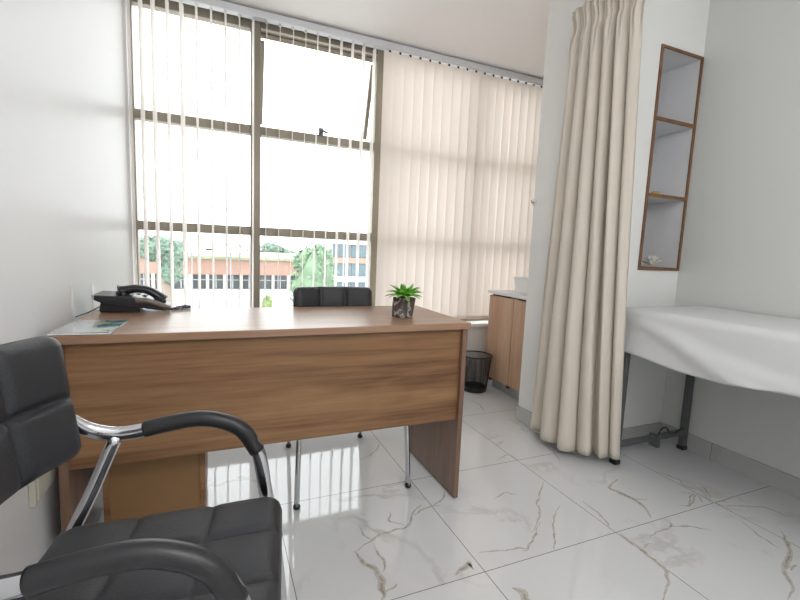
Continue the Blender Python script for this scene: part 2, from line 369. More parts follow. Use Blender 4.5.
for i, x in enumerate(xs):
    a = math.radians(8 + random.uniform(-1.6, 1.6))
    if i == 4: a = math.radians(12)
    if i == 9: a = math.radians(-4)
    if i >= 16: a = math.radians(3)
    if i == 0: a = math.radians(-30)
    vane(bl, x, a, MT['blind_open'], w=.05 if i == 0 else .089)
br = thing('vertical_blind', (1.7, VY, VZ0), 'closed vertical blind with overlapping blush vanes glowing with daylight', 'window blind')
MB().box(1.10, XC - .005, VY - .03, VY + .025, VZ1 + .006, VZ1 + .050).build('head_rail', MT['track'], br, bevel=.004)
for i in range(18):
    x = 1.125 + .0790 * i
    if x > 2.5: break
    vane(br, x, math.radians(85 + random.uniform(-1.5, 1.5)), MT['blind'], w=.0875)

# ------------------------------------------------------------------ desk
DX0, DX1, DY0, DY1, DZ = -.437, .933, 1.446, 1.968, .75
dk = thing('office_desk', (.25, 1.72, 0), 'light oak laminate office desk with a full-width front panel', 'desk')
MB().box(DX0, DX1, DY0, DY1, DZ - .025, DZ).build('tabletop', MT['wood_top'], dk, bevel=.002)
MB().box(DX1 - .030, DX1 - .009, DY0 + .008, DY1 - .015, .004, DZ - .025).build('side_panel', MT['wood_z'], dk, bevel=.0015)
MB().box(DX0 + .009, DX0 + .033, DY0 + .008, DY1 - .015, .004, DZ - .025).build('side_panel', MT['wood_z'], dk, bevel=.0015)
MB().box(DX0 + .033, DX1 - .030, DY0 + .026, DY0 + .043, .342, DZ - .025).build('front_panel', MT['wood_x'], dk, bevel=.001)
pd = MB(); px0, px1, py0, py1 = -.355, -.045, 1.60, 1.935
pd.box(px0, px0 + .018, py0, py1, .04, .722); pd.box(px1 - .018, px1, py0, py1, .04, .722); pd.box(px0 + .018, px1 - .018, py0, py1, .04, .058); pd.box(px0 + .018, px1 - .018, py0, py1, .704, .722)
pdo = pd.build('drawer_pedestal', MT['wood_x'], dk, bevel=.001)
MB().box(px0 + .018, px1 - .018, py0 + .006, py0 + .012, .058, .704).build('back_board', MT['wood_board'], pdo)
for k in range(3):
    z0 = .06 + k * .215
    MB().box(px0 + .002, px1 - .002, py1, py1 + .017, z0, z0 + .208).build('drawer_front', MT['wood_x'], pdo, bevel=.0015)
for x in (px0 + .03, px1 - .06):
    for y in (py0 + .03, py1 - .06): MB().box(x, x + .03, y, y + .03, 0, .04).build('glide', MT['black'], pdo)
for x in (DX1 - .0195, DX0 + .021):
    for y in (DY0 + .05, DY1 - .06): MB().lathe([(.008, 0), (.009, .005)], (x, y, 0), 10, True, True).build('glide', MT['black'], dk)

# ------------------------------------------------------------------ visitor chairs
def cushion(w, d, T, r, ncol, nrow, re, groove=.008, gw=.012, front_only=True, n=58):
    """pillow with stitched grid; local u along w, v along d, thickness along n; returns list of (u,v,n) grids"""
    def axis(L):
        h = L / 2; return [h * math.sin(PI / 2 * (-1 + 2 * i / n)) * .35 + .65 * h * (-1 + 2 * i / n) for i in range(n + 1)]
    out = []
    for sgn in (1, -1):
        G = []
        for y in axis(d):
            row = []
            for x in axis(w):
                e = min(w / 2 - abs(x), d / 2 - abs(y)); k = min(1, max(0, e / re)); hgt = T * math.sqrt(max(0, 1 - (1 - k) ** 2))
                if sgn > 0:
                    g = 0
                    for c in range(1, ncol): g = max(g, math.exp(-((x + w / 2 - w * c / ncol) / gw) ** 2))
                    for c in range(1, nrow): g = max(g, math.exp(-((y + d / 2 - d * c / nrow) / gw) ** 2))
                    fx = (x + w / 2) / w * ncol % 1; fy = (y + d / 2) / d * nrow % 1
                    puff = .006 * math.sin(PI * fx) * math.sin(PI * fy)
                    hgt += (puff - groove * g) * min(1, k * 1.3)
                X, Y = x, y; dx = abs(x) - (w / 2 - r); dy = abs(y) - (d / 2 - r)
                if dx > 0 and dy > 0:
                    m = max(dx, dy); l = math.hypot(dx, dy); X = math.copysign(w / 2 - r + dx * m / l, x); Y = math.copysign(d / 2 - r + dy * m / l, y)
                row.append((X, Y, sgn * hgt))
            G.append(row)
        out.append(G)
    return out
def make_chair(label, group=None):
    """faces local +X, origin on the floor under the seat centre"""
    t = thing('visitor_chair', (0, 0, 0), label, 'chair', group)
    m = MB()
    for G in cushion(.384, .42, .028, .036, 3, 3, .03, .008, .006):
        m.grid([[Vector((.014 + p[1], p[0], .452 + p[2] + .012 * (p[1] / .2))) for p in row] for row in G])
    m.build('seat', MT['leather'], t, smooth=True, merge=.0005)
    m = MB()
    for G in cushion(.384, .24, .026, .026, 3, 2, .024, .012, .008):
        rows = []
        for row in G:
            r2 = []
            for (u, v, nn) in row:
                z = .727 + v; x = -.224 - .13 * v + .055 * (u / .2) ** 2
                sl = 2 * .055 * u / .04; q = math.hypot(1, sl)
                r2.append(Vector((x + nn / q, u - nn * sl / q, z + nn * .2)))
            rows.append(r2)
        m.grid(rows)
    m.build('backrest', MT['leather'], t, smooth=True, merge=.0005)
    for s in (1, -1):
        Y = .206 * s
        path = crom([(.238, Y + .034 * s, .012), (.212, Y + .024 * s, .30), (.188, Y + .012 * s, .47), (.172, Y, .575), (.140, Y, .628), (.098, Y, .652), (.05, Y, .660), (-.01, Y, .652), (-.06, Y, .641), (-.105, Y * .99, .640), (-.145, Y * .96, .655), (-.175, Y * .90, .685), (-.195, Y * .84, .72)], 8)
        m = MB(); m.tube(path, .0148, .0105, side=(0, 1, 0), seg=14); m.build('arm_frame', MT['chrome'], t, smooth=True)
        pad = crom([(.170, Y, .580), (.140, Y, .6285), (.098, Y, .6525), (.05, Y, .6605), (-.01, Y, .6525), (-.048, Y, .644)], 8)
        m = MB(); m.tube(pad, [.0166] * len(pad), .0158, side=(0, 1, 0), seg=18); m.build('armrest_pad', MT['rubber'], t, smooth=True)
        leg = [(-.098, Y * .985, .636), (-.14, Y * .96, .53), (-.20, Y * .94, .38), (-.30, Y * .93, .014)]
        m = MB(); m.tube(crom(leg, 6), .0125, .0095, side=(0, 1, 0), seg=14); m.build('rear_leg', MT['chrome'], t, smooth=True)
        for p in ((.238, Y + .034 * s), (-.302, Y * .93)):
            MB().lathe([(.0125, 0), (.0138, .003), (.0138, .012), (.0125, .016)], (p[0], p[1], 0), 14, True, True).build('foot_cap', MT['black'], t, smooth=False)
    m = MB()
    m.tube([(.19, -.222, .398), (.19, .222, .398)], .009, seg=10); m.tube([(-.175, -.205, .398), (-.175, .205, .398)], .009, seg=10)
    for y in (-.12, .12): m.tube([(-.175, y, .398), (.19, y, .404)], .008, seg=8)
    m.build('seat_rail', MT['chrome'], t, smooth=True)
    m = MB(); m.tube(crom([(-.19, -.185, .715), (-.245, -.12, .70), (-.282, 0, .69), (-.245, .12, .70), (-.19, .185, .715)], 6), .009, seg=10); m.build('back_rail', MT['chrome'], t, smooth=True)
    return t
ch = make_chair('black leatherette armchair with chrome frame in front of the desk', 'chrome-armed visitor chairs')
ch.location = (-.12, .757, .0); ch.rotation_euler = (0, 0, math.radians(-8))
def dup_tree(o, parent=None):
    c = o.copy(); COL.objects.link(c)
    if parent: c.parent = parent
    for k in o.children: dup_tree(k, c)
    return c
ch2 = dup_tree(ch); ch2.location = (.52, 1.84, 0); ch2.rotation_euler = (0, 0, math.radians(-90))
for k in ch2.children:
    if k.name.startswith(('backrest', 'back_rail')): k.location.z -= .012
ch2['label'] = 'black armchair tucked behind the desk before the window, only its back top and legs showing'

# ------------------------------------------------------------------ things on the desk
# telephone
tp = thing('desk_phone', (-.30, 1.89, DZ), 'black desk telephone with handset and cord on the desk by the left wall', 'telephone')
def ext(poly, y0, y1): return MB().prism(poly, y0, y1, 'xz')
ext([(-.425, .818), (-.418, .800), (-.385, .783), (-.19, .757), (-.178, .760), (-.18, .767), (-.285, .808), (-.30, .812)], 1.86, 2.03).build('body', MT['black'], tp, bevel=.004)
ext([(-.402, .7515), (-.405, .760), (-.40, .787), (-.27, .775), (-.275, .7515)], 1.875, 2.01).build('stand', MT['black'], tp, bevel=.003)
g = MB(); pts = [(-.285, 1.856, .800), (-.245, 1.855, .797), (-.20, 1.86, .779), (-.172, 1.875, .764)]
g.tube(crom(pts, 6), [.012] * 18 + [.006], .010, seg=10); g.build('side_reflection', MT['grey_plastic'], tp, smooth=True)  # grey strip paints the reflection on the phone's near side
hs = MB(); hp = crom([(-.345, 1.925, .825), (-.33, 1.925, .829), (-.29, 1.925, .836), (-.25, 1.925, .829), (-.215, 1.925, .806), (-.20, 1.925, .79)], 6)
rr = [.016 + .010 * (abs(i / (len(hp) - 1) - .5) * 2) ** 3 for i in range(len(hp))]
hs.tube(hp, rr, [r * 1.35 for r in rr], side=(0, 1, 0), seg=14)
hs.blob((-.335, 1.925, .817), (.025, .026, .018), 0, 1, 2); hs.blob((-.212, 1.925, .788), (.024, .026, .018), 0, 1, 2)
hs.build('handset', MT['black'], tp, smooth=True)
cd = []; base = crom([(-.19, 1.90, .768), (-.17, 1.905, .757), (-.15, 1.96, .7575), (-.125, 2.0 - .03, .759), (-.105, 1.955, .758), (-.13, 1.92, .757), (-.165, 1.915, .757)], 26)
for i, p in enumerate(base): a = i * 1.15; cd.append(p + Vector((0, math.cos(a) * .0045, math.sin(a) * .0045)))
MB().tube(cd, .0022, seg=6).build('coiled_cord', MT['black'], tp, smooth=True)
MB().tube(crom([(-.40, 1.90, .775), (-.43, 1.86, .757), (-.445, 1.82, .7530), (-.452, 1.78, .7525)], 6), .0022, seg=6).build('line_cord', MT['black'], tp, smooth=True)
kb = MB()
for i in range(4):
    for j in range(3):
        x = -.25 + .0 - i * .022 - .02; y = 1.965 + j * .02; z = .8085 if x < -.285 else .8085 + (x + .285) * -.39
        kb.box(x - .007, x + .007, y - .006, y + .006, z - .002, z + .004)
kb.build('keypad', MT['grey_plastic'], tp, bevel=.001)
# brochure and tumbler
def brochure_mat():
    m, nt, out = new_mat('brochure_print_sheen'); p = N(nt, 'BsdfPrincipled', Roughness=.08); p.inputs['Specular IOR Level'].default_value = .7; L(nt, p, 0, out, 0)
    tc = N(nt, 'TexCoord'); nz = N(nt, 'TexNoise', Scale=14, Detail=3, Distortion=.4); L(nt, tc, 'Object', nz, 0)
    rp = N(nt, 'ValToRGB'); e = rp.color_ramp.elements; e[0].position = .36; e[0].color = (.03, .10, .17, 1); e[1].position = .72; e[1].color = (.55, .58, .56, 1)
    for q, cc in ((.46, (.10, .22, .30, 1)), (.52, (.16, .30, .22, 1)), (.56, (.50, .45, .16, 1)), (.62, (.25, .36, .42, 1))): k = e.new(q); k.color = cc
    L(nt, nz, 0, rp, 0)
    sx = N(nt, 'SeparateXYZ'); L(nt, tc, 'Object', sx, 0); mk = N(nt, 'MapRange'); mk.inputs[1].default_value = -.005; mk.inputs[2].default_value = .03; L(nt, sx, 0, mk, 0)
    mx = N(nt, 'MixRGB'); mx.inputs[1].default_value = (.42, .43, .43, 1); L(nt, mk, 0, mx, 0); L(nt, rp, 0, mx, 2); L(nt, mx, 0, p, 'Base Color'); return m  # print on the right; grey left part is reflected sheen painted as colour
bc = thing('brochure', (-.36, 1.55, DZ), 'glossy blue and yellow printed brochure at the front left desk corner', 'brochure')
MB().obox((-.357, 1.556, DZ + .0035), (.074, -.004, 0), (.006, .104, 0), (0, 0, .0025)).build('pages', MT['white'], bc, bevel=.001)
MB().obox((-.357, 1.556, DZ + .0065), (.075, -.004, 0), (.006, .105, 0), (0, 0, .0006)).build('cover', brochure_mat(), bc)
def drink_glass():
    m, nt, out = new_mat('clear_glass'); g = N(nt, 'BsdfGlass', Roughness=0, IOR=1.45); g.inputs[0].default_value = (.97, .98, .98, 1); L(nt, g, 0, out, 0)
    return m
tg = MB().lathe([(.024, .0075), (.0265, .010), (.030, .130), (.0275, .130), (.0245, .022), (.001, .020)], (-.389, 1.607, DZ), 32, True, True)
tag(tg.build('drinking_glass', pane_glass('clear_glass', (.995, 1, 1), .08, 3.0, .95), smooth=True), 'empty clear drinking glass standing on the brochure', 'glass')
# faux succulent
pl = thing('potted_succulent', (.715, 1.635, DZ), 'small green artificial succulent in a rough grey pot on the desk', 'potted plant')
def pot_mat():
    m, nt, out = new_mat('stone_look_pot'); p = N(nt, 'BsdfPrincipled', Roughness=.7); L(nt, p, 0, out, 0)
    tc = N(nt, 'TexCoord'); wv = N(nt, 'TexWave', Scale=9, Distortion=9, Detail=4); wv.inputs['Detail Scale'].default_value = 2.2; wv.inputs['Phase Offset'].default_value = 1.3
    wv.bands_direction = 'DIAGONAL'; L(nt, tc, 'Object', wv, 0)
    rp = N(nt, 'ValToRGB'); e = rp.color_ramp.elements; e[0].position = .25; e[0].color = (.075, .06, .055, 1); e[1].position = 1; e[1].color = (.40, .36, .33, 1); k = e.new(.82); k.color = (.13, .105, .095, 1)
    L(nt, wv, 0, rp, 0); L(nt, rp, 0, p, 'Base Color')
    nz = N(nt, 'TexNoise', Scale=140, Detail=4); L(nt, tc, 'Object', nz, 0); b = N(nt, 'Bump', Strength=.6, Distance=.003); L(nt, nz, 0, b, 'Height'); L(nt, b, 0, p, 'Normal'); return m
m = MB(); rows = []
for k in range(14):
    z = .082 * k / 13; row = []
    for j in range(33):
        a = 2 * PI * j / 32; sq = 1 / max(abs(math.cos(a)), abs(math.sin(a))) ** .75
        r = (.0335 + .003 * k / 13) * sq * (1 + .05 * noise.noise(Vector((math.cos(a) * 2, math.sin(a) * 2, z * 30))))
        lean = .008 * (k / 13) - .004
        row.append(Vector((.715 + lean + r * math.cos(a + .3), 1.635 + r * math.sin(a + .3), DZ + z)))
    rows.append(row)
V = m.grid(rows); m.bm.faces.new(V[0][:-1]); 
m.build('pot', pot_mat(), pl, smooth=True, merge=.0004)
MB().lathe([(.031, .074), (.001, .077)], (.719, 1.635, DZ), 20, True, False).build('soil', pbr('dark_soil', (.03, .025, .02), .9, bump=.5, bscale=200), pl)
def leaf_mat():
    m, nt, out = new_mat('succulent_leaf'); p = N(nt, 'BsdfPrincipled', Roughness=.4); L(nt, p, 0, out, 0)
    tc = N(nt, 'TexCoord'); sp = N(nt, 'VectorMath', _operation='DISTANCE'); sp.inputs[1].default_value = (0.004, 0, .085); L(nt, tc, 'Object', sp, 0)
    nz = N(nt, 'TexNoise', Scale=60); L(nt, tc, 'Object', nz, 0); ad = N(nt, 'Math', _operation='MULTIPLY_ADD'); ad.inputs[1].default_value = .02; L(nt, nz, 0, ad, 0); L(nt, sp, 1, ad, 2)
    rp = N(nt, 'ValToRGB'); e = rp.color_ramp.elements; e[0].position = .02; e[0].color = (.06, .30, .02, 1); e[1].position = .105; e[1].color = (.10, .075, .05, 1)
    k = e.new(.05); k.color = (.17, .50, .035, 1); k = e.new(.085); k.color = (.20, .38, .08, 1)
    L(nt, ad, 0, rp, 0); L(nt, rp, 0, p, 'Base Color'); return m
m = MB(); rg = random.Random(3)
for tier, (n, el, ln, wd) in enumerate(((11, 14, .076, .011), (10, 34, .074, .0125), (8, 54, .072, .0135), (5, 74, .066, .0125))):
    for k in range(n):
        a = 2 * PI * (k + .37 * tier) / n + rg.uniform(-.12, .12); e0 = math.radians(el + rg.uniform(-6, 6)); l = ln * rg.uniform(.9, 1.1)
        pts = []; hw = []
        for i in range(6):
            s = i / 5; r = l * s * math.cos(e0 - .35 * s) + .006; z = l * s * math.sin(e0 + .25 - .55 * s)
            pts.append(Vector((.719 + r * math.cos(a), 1.635 + r * math.sin(a), DZ + .084 + z))); hw.append(wd * math.sin(PI * min(1, .22 + .78 * s) ** 1.0) * (1 if s < .98 else 0) + .0006)
        m.tube(pts, [h * .28 for h in hw], hw, side=(-math.sin(a), math.cos(a), 0), seg=8)
m.build('leaf_rosette', leaf_mat(), pl, smooth=True)

# ------------------------------------------------------------------ waste bin of black wire mesh
bx, by = 1.782, 2.672
bn = thing('waste_bin', (bx, by, 0), 'black wire mesh waste paper bin beside the oak cabinet', 'waste bin')
def br_(z): return .092 + (.118 - .092) * z / .27
m = MB()
for k in range(84):
    a = 2 * PI * k / 84; m.tube([(bx + br_(z) * math.cos(a), by + br_(z) * math.sin(a), z) for z in (.03, .268)], .0012, seg=4, cap=False)
for k in range(1, 34):
    z = .03 + k * .007; m.tube([(bx + br_(z) * math.cos(2 * PI * j / 40), by + br_(z) * math.sin(2 * PI * j / 40), z) for j in range(40)], .0012, seg=4, closed=True)
m.build('mesh_wall', MT['wire'], bn)
MB().tube([(bx + br_(.27) * math.cos(2 * PI * j / 48), by + br_(.27) * math.sin(2 * PI * j / 48), .27) for j in range(48)], .005, seg=8, closed=True).build('rim', MT['wire'], bn, smooth=True)
MB().lathe([(.090, .001), (.093, .004), (.0955, .034), (.0935, .034), (.091, .008), (.001, .008)], (bx, by, 0), 40).build('base', MT['wire'], bn)

# ------------------------------------------------------------------ basin cabinet in the corner
cab = thing('basin_cabinet', (2.15, 2.45, 0), 'oak laminate basin cabinet with two doors in the window corner', 'cabinet')
CX = 1.915; CY0, CY1 = PY1 + .004, 2.735
MB().box(CX + .022, XC - .004, CY0, CY1 - .004, .085, .728).build('carcass', MT['wood_cab'], cab, bevel=.001)
MB().box(CX + .055, XC - .02, CY0 + .005, CY1 - .03, 0, .085).build('plinth', MT['skirt'], cab)
for y0, y1 in ((2.447, CY1), (CY0, 2.442)):
    d = MB().box(CX, CX + .019, y0, y1, .088, .716).build('door', MT['wood_cab'], cab, bevel=.0015)
    MB().box(CX - .004, CX + .016, y0 + .05, y1 - .05, .718, .727).build('edge_handle', MT['black'], d)
for y in (CY1 - .06, 2.46, CY0 + .06): MB().box(CX + .004, CX + .02, y - .012, y + .012, .066, .085).build('hinge_foot', MT['wood_dark'], cab)
ct = MB().box(CX - .012, XC - .002, CY0, CY1 + .012, .729, .752)
tag(ct.build('countertop', MT['white'], bevel=.003), 'thin white countertop lying on the basin cabinet', 'countertop')
bs = thing('wash_basin', (2.16, 2.44, .752), 'white rectangular vessel basin on the white countertop', 'wash basin')
o_ = MB(); X0, X1, Y0, Y1, Z0, Z1 = 2.03, 2.34, 2.26, 2.63, .752, .862
def rr4(x0, x1, y0, y1, z, r, n=5):
    out = []
    for cx, cy, a0 in ((x1 - r, y1 - r, 0), (x0 + r, y1 - r, 90), (x0 + r, y0 + r, 180), (x1 - r, y0 + r, 270)):
        for k in range(n + 1): a = math.radians(a0 + 90 * k / n); out.append(Vector((cx + r * math.cos(a), cy + r * math.sin(a), z)))
    return out
rings = [rr4(X0 + .012, X1 - .012, Y0 + .012, Y1 - .012, Z0, .03), rr4(X0, X1, Y0, Y1, Z1 - .012, .035), rr4(X0 - .004, X1 + .004, Y0 - .004, Y1 + .004, Z1 - .010, .037), rr4(X0 - .004, X1 + .004, Y0 - .004, Y1 + .004, Z1, .037), rr4(X0 + .012, X1 - .012, Y0 + .012, Y1 - .012, Z1, .03), rr4(X0 + .04, X1 - .04, Y0 + .04, Y1 - .04, Z0 + .03, .03)]
vv = [[o_.bm.verts.new(p) for p in r] for r in rings]; nn_ = len(vv[0])
for A, B in zip(vv, vv[1:]):
    for k in range(nn_): o_.bm.faces.new((A[k], A[(k + 1) % nn_], B[(k + 1) % nn_], B[k]))
o_.bm.faces.new(vv[0][::-1]); o_.bm.faces.new(vv[-1])
o_.build('bowl', MT['ceramic'], bs, smooth=False, bevel=.002)
MB().lathe([(.02, 0), (.02, .004)], (2.185, 2.445, .782), 16, True, True).build('drain', MT['chrome'], bs)
hk = thing('wall_hook', (PX + .01, PY1 + .006, 1.34), 'small white and brass hook at the far edge of the wall pier', 'hook')
MB().box(PX - .006, PX + .02, PY1 - .02, PY1 + .006, 1.325, 1.36).build('back_plate', MT['white'], hk, bevel=.003)
MB().tube(crom([(PX - .004, PY1 - .008, 1.345), (PX - .02, PY1 - .006, 1.338), (PX - .022, PY1 - .006, 1.352)], 5), .004, seg=8).build('peg', MT['hookmetal'], hk, smooth=True)

# ------------------------------------------------------------------ socket trunking on the left wall
sk = thing('wall_socket', (XL, 1.455, .36), 'cream socket plate low on the left wall behind the armchair back', 'socket')
MB().box(XL, XL + .016, 1.365, 1.545, .30, .46).build('back_box', MT['cream'], sk, bevel=.004)
MB().box(XL + .016, XL + .021, 1.375, 1.535, .31, .45).build('face_plate', MT['cream'], sk, bevel=.003)
MB().box(XL + .021, XL + .025, 1.42, 1.44, .40, .43).build('switch', MT['white'], sk, bevel=.001)

# ------------------------------------------------------------------ recessed shelf
sh = thing('niche_shelf', (2.224, PY0, NZ0), 'tall narrow white niche shelf with brown edging above the bed', 'shelf')
g = .004
bx0, bx1, bz0, bz1 = NX0 + .0015, NX1 - .0015, NZ0 + .0015, NZ1 - .0015
MB().box(bx0, bx0 + .012, PY0 + .001, 1.885, bz0, bz1).box(bx1 - .012, bx1, PY0 + .001, 1.885, bz0, bz1).box(bx0 + .012, bx1 - .012, PY0 + .001, 1.885, bz0, bz0 + .012).box(bx0 + .012, bx1 - .012, PY0 + .001, 1.885, bz1 - .012, bz1).build('case', MT['white_shelf'], sh)
MB().box(bx0, bx1, 1.886, 1.894, bz0, bz1).build('back_panel', MT['shelf_back'], sh)
E_ = .0135
MB().box(bx0 - .001, bx0 + E_, PY0 - .008, PY0 + .001, bz0, bz1).box(bx1 - E_, bx1 + .001, PY0 - .008, PY0 + .001, bz0, bz1).box(bx0 + E_, bx1 - E_, PY0 - .008, PY0 + .001, bz0, bz0 + E_).box(bx0 + E_, bx1 - E_, PY0 - .008, PY0 + .001, bz1 - E_, bz1).build('edge_trim', MT['edge'], sh, bevel=.001)
MB().box(bx0 + .012, bx1 - .012, PY0 + .004, 1.885, bz0 + .012, bz0 + .0145).build('base_board', MT['edge'], sh)
for z in (1.362, 1.748):
    s_ = MB().box(bx0 + .012, bx1 - .012, PY0 + .002, 1.885, z, z + .016).build('shelf_board', MT['white_shelf'], sh)
    MB().box(bx0 + .0125, bx1 - .0125, PY0 - .007, PY0 + .002, z - .001, z + .017).build('edge_band', MT['edge'], s_, bevel=.001)
# crepe flower at the bottom
m = MB(); fc = Vector((2.207, 1.652, bz0 + .026)); rg = random.Random(11)
for tier, (n, r0, tilt) in enumerate(((7, .052, .15), (6, .042, .5), (5, .030, .85), (3, .016, 1.2))):
    for k in range(n):
        a = 2 * PI * (k + .4 * tier) / n + rg.uniform(-.2, .2); rows = []
        for i in range(5):
            s = i / 4; row = []
            for j in range(5):
                q = (j - 2) / 2; rr_ = r0 * s * math.cos(tilt) + .004; z = .008 + r0 * s * math.sin(tilt) + .012 * tier * .6 + .006 * s * s + .003 * math.sin(9 * q + k)
                aa = a + q * (.55 if s > .1 else .1) * (1 - .3 * s * abs(q)); row.append(fc + Vector((rr_ * math.cos(aa), rr_ * math.sin(aa) * .8, z)))
            rows.append(row)
        m.grid(rows)
m.blob(fc + Vector((0, 0, .012)), (.025, .02, .012), .2, 3, 2)
tag(m.build('paper_flower', MT['paper'], smooth=True, solid=.001), 'white ruffled artificial flower on the bottom of the niche shelf', 'artificial flower')
m = MB().blob((2.165, 1.640, 1.3875), (.034, .014, .0095), .15, 2.5, 3, 5)
tag(m.build('sponge', MT['yellow'], smooth=True), 'small yellow brown lump on the middle board of the niche shelf', 'sponge')

# ------------------------------------------------------------------ examination bed and its sheet
bd = thing('examination_bed', (2.1, .6, 0), 'narrow examination bed on grey steel legs along the right wall', 'bed')
BX0, BX1, BY0, BY1 = 1.835, 2.372, -.35, 1.50
for (x, y) in ((BX0 + .012, 1.465), (BX1 - .012, 1.465), (BX0 + .012, -.30), (BX1 - .012, -.30)):
    MB().box(x - .016, x + .016, y - .016, y + .016, .012, .64).build('leg', MT['steel'], bd, bevel=.003)
    MB().box(x - .019, x + .019, y - .019, y + .019, 0, .022).build('foot_cap', MT['black'], bd, bevel=.003)
for y in (1.465, -.30): MB().box(BX0 + .028, BX1 - .028, y - .012, y + .012, .085, .112).build('cross_bar', MT['steel'], bd, bevel=.002)
for x in (BX0 + .012, BX1 - .012): MB().box(x - .012, x + .012, -.28, 1.449, .63, .66).build('side_rail', MT['steel'], bd, bevel=.002)
MB().tube(crom([(2.13, 1.452, .10), (2.15, 1.45, .145), (2.19, 1.45, .15), (2.22, 1.45, .118), (2.26, 1.45, .112), (2.33, 1.45, .13)], 6), .004, seg=8).build('cable', MT['black'], bd, smooth=True)
MB().box(2.118, 2.142, 1.44, 1.49, .05, .118).build('bar_joint', MT['steel'], bd, bevel=.002)
MB().box(BX0 + .03, BX1, BY0 + .01, BY1 - .03, .66, .783).build('mattress', MT['black'], bd, bevel=.02, bseg=3)
# sheet
def sheet():
    m = MB(); ex0, ey1 = BX0 - .006, BY1 + .008; top = .797; R = .035
    na, nb = 76, 96; rows = []
    LA = .76; LB = 2.15
    for j in range(nb + 1):
        yb = BY0 - .02 + LB * j / nb; row = []
        for i in range(na + 1):
            xa = 2.374 - LA * i / na
            dx = max(0, ex0 + R - xa); dy = max(0, yb - (ey1 - R))
            def bend(d):
                if d <= 0: return 0, 0
                q = R * PI / 2
                if d < q: a = d / R; return R * math.sin(a), R * (1 - math.cos(a))
                return R, R + d - q
            hx, vx = bend(dx); hy, vy = bend(dy)
            x = (ex0 + R - hx) if dx > 0 else xa; y = (ey1 - R + hy) if dy > 0 else yb
            dr = max(vx, vy) if (dx > 0 and dy > 0) else vx + vy
            if dx > 0 and dy > 0:
                # corner: gathered fold hanging outwards
                k = min(vx, vy); x -= .10 * k; y += .10 * k
            lim = .197 + .030 * math.exp(-((y - 1.12) / .26) ** 2) + .012 * noise.noise(Vector((x * 3, y * 2.2, 0))) + .010 * (y - 1.1 if y < 1.5 else .4) * 1.0
            fr = dr / .26
            z = top - dr * (lim / .215)
            if dx > 0 and vx > R:
                s = (vx - R) / .18; yy = ey1 - y
                x -= .010 * s + .026 * s * math.exp(-((yy - .12 - s * .42) / .09) ** 2) + .020 * s * math.exp(-((yy - .02 - s * .75) / .14) ** 2) - .008 * s * math.exp(-((yy - .28 - s * .5) / .08) ** 2) + .006 * s * noise.noise(Vector((y * 5, z * 4, 1)))
            z += .004 * noise.noise(Vector((x * 6, y * 4, 3))) + (.002 * noise.noise(Vector((x * 17, y * 11, 9))))
            row.append(Vector((min(x, 2.376), min(y, PY0 - .004), z)))
        rows.append(row)
    m.grid(rows); return m
tag(sheet().build('bed_sheet', MT['sheet'], smooth=True, solid=.0025), 'white cotton sheet hanging over the side of the examination bed', 'sheet')

# ------------------------------------------------------------------ bed curtain on its rail
def curtain():
    m = MB(); nu, nv = 230, 60; Z1 = 2.275
    Bp = crom([(1.715, 1.93, 0), (1.655, 1.80, 0), (1.625, 1.67, 0), (1.665, 1.555, 0), (1.745, 1.505, 0), (1.78, 1.45, 0), (1.814, 1.412, 0)], 20)
    Tp = crom([(1.690, 1.835, 0), (1.683, 1.76, 0), (1.690, 1.66, 0), (1.698, 1.55, 0), (1.706, 1.455, 0)], 20)
    def at(P, u):
        f = u * (len(P) - 1); i = min(int(f), len(P) - 2); return P[i].lerp(P[i + 1], f - i)
    rows = []
    for j in range(nv + 1):
        h = j / nv; v = 1 - (1 - h) ** 1.0                   # 0 floor .. 1 heading
        row = []
        for i in range(nu + 1):
            u = i / nu
            s = h ** .85
            p = at(Bp, u).lerp(at(Tp, u), s)
            du = .01; t = (at(Bp, min(1, u + du)).lerp(at(Tp, min(1, u + du)), s) - at(Bp, max(0, u - du)).lerp(at(Tp, max(0, u - du)), s)).normalized(); n = Vector((t.y, -t.x, 0))
            if n.x > 0: n = -n
            uu = u + .012 * noise.noise(Vector((u * 3, h * 1.6, 2))) + .045 * noise.noise(Vector((u * 2.6 + 4, h * .5, 8)))
            big = 2 * abs(math.cos(PI * 6.3 * uu + .9)) ** .75 - 1.15
            small = 2 * abs(math.cos(PI * 17 * uu + 2.2 * noise.noise(Vector((u * 6, 3, 1))))) - 1.2
            kt = max(0, (h - .86) / .11); kt = min(1, kt); kt = kt * kt * (3 - 2 * kt); pin = math.exp(-((h - .955) / .018) ** 2)
            amp = (.027 + .013 * (1 - h)) * (1 - .6 * kt)
            fr = min(1, max(0, (u - .80) / .14)); amp *= (1 - .72 * fr * (1 - kt)) * (1 + .45 * noise.noise(Vector((u * 4.2, h * .6, 5))))
            off = amp * big + .019 * kt * small * (1 - .75 * pin) - .010 * pin + .006 * noise.noise(Vector((u * 9, h * 4, 0)))
            z = .046 + (Z1 - .046) * h + (.012 * noise.noise(Vector((u * 5, 7, 0))) if j == 0 else 0) - (.012 * kt * abs(small) if j == nv else 0)
            q = p + n * off; row.append(Vector((min(q.x, 1.705) if (q.y > 1.6 and q.x > 1.705) else q.x, q.y, z)))
        rows.append(row)
    m.grid(rows); return m
cu = thing('bed_curtain', (1.70, 1.65, .03), 'long beige pleated curtain drawn together at the wall pier corner', 'curtain')
curtain().build('curtain_fabric', MT['curtain'], cu, smooth=True, solid=.0015)
rl = thing('curtain_rail', (1.70, .4, 2.30), 'white ceiling-hung curtain rail above the beige curtain', 'curtain rail')
MB().box(1.69, 1.712, -1.2, 1.76, 2.296, 2.322).build('rail', MT['white'], rl, bevel=.003)
for y in (-1.1, .2, 1.5): MB().tube([(1.701, y, 2.32), (1.701, y, ZC)], .006, seg=8).build('hanger_rod', MT['white'], rl)

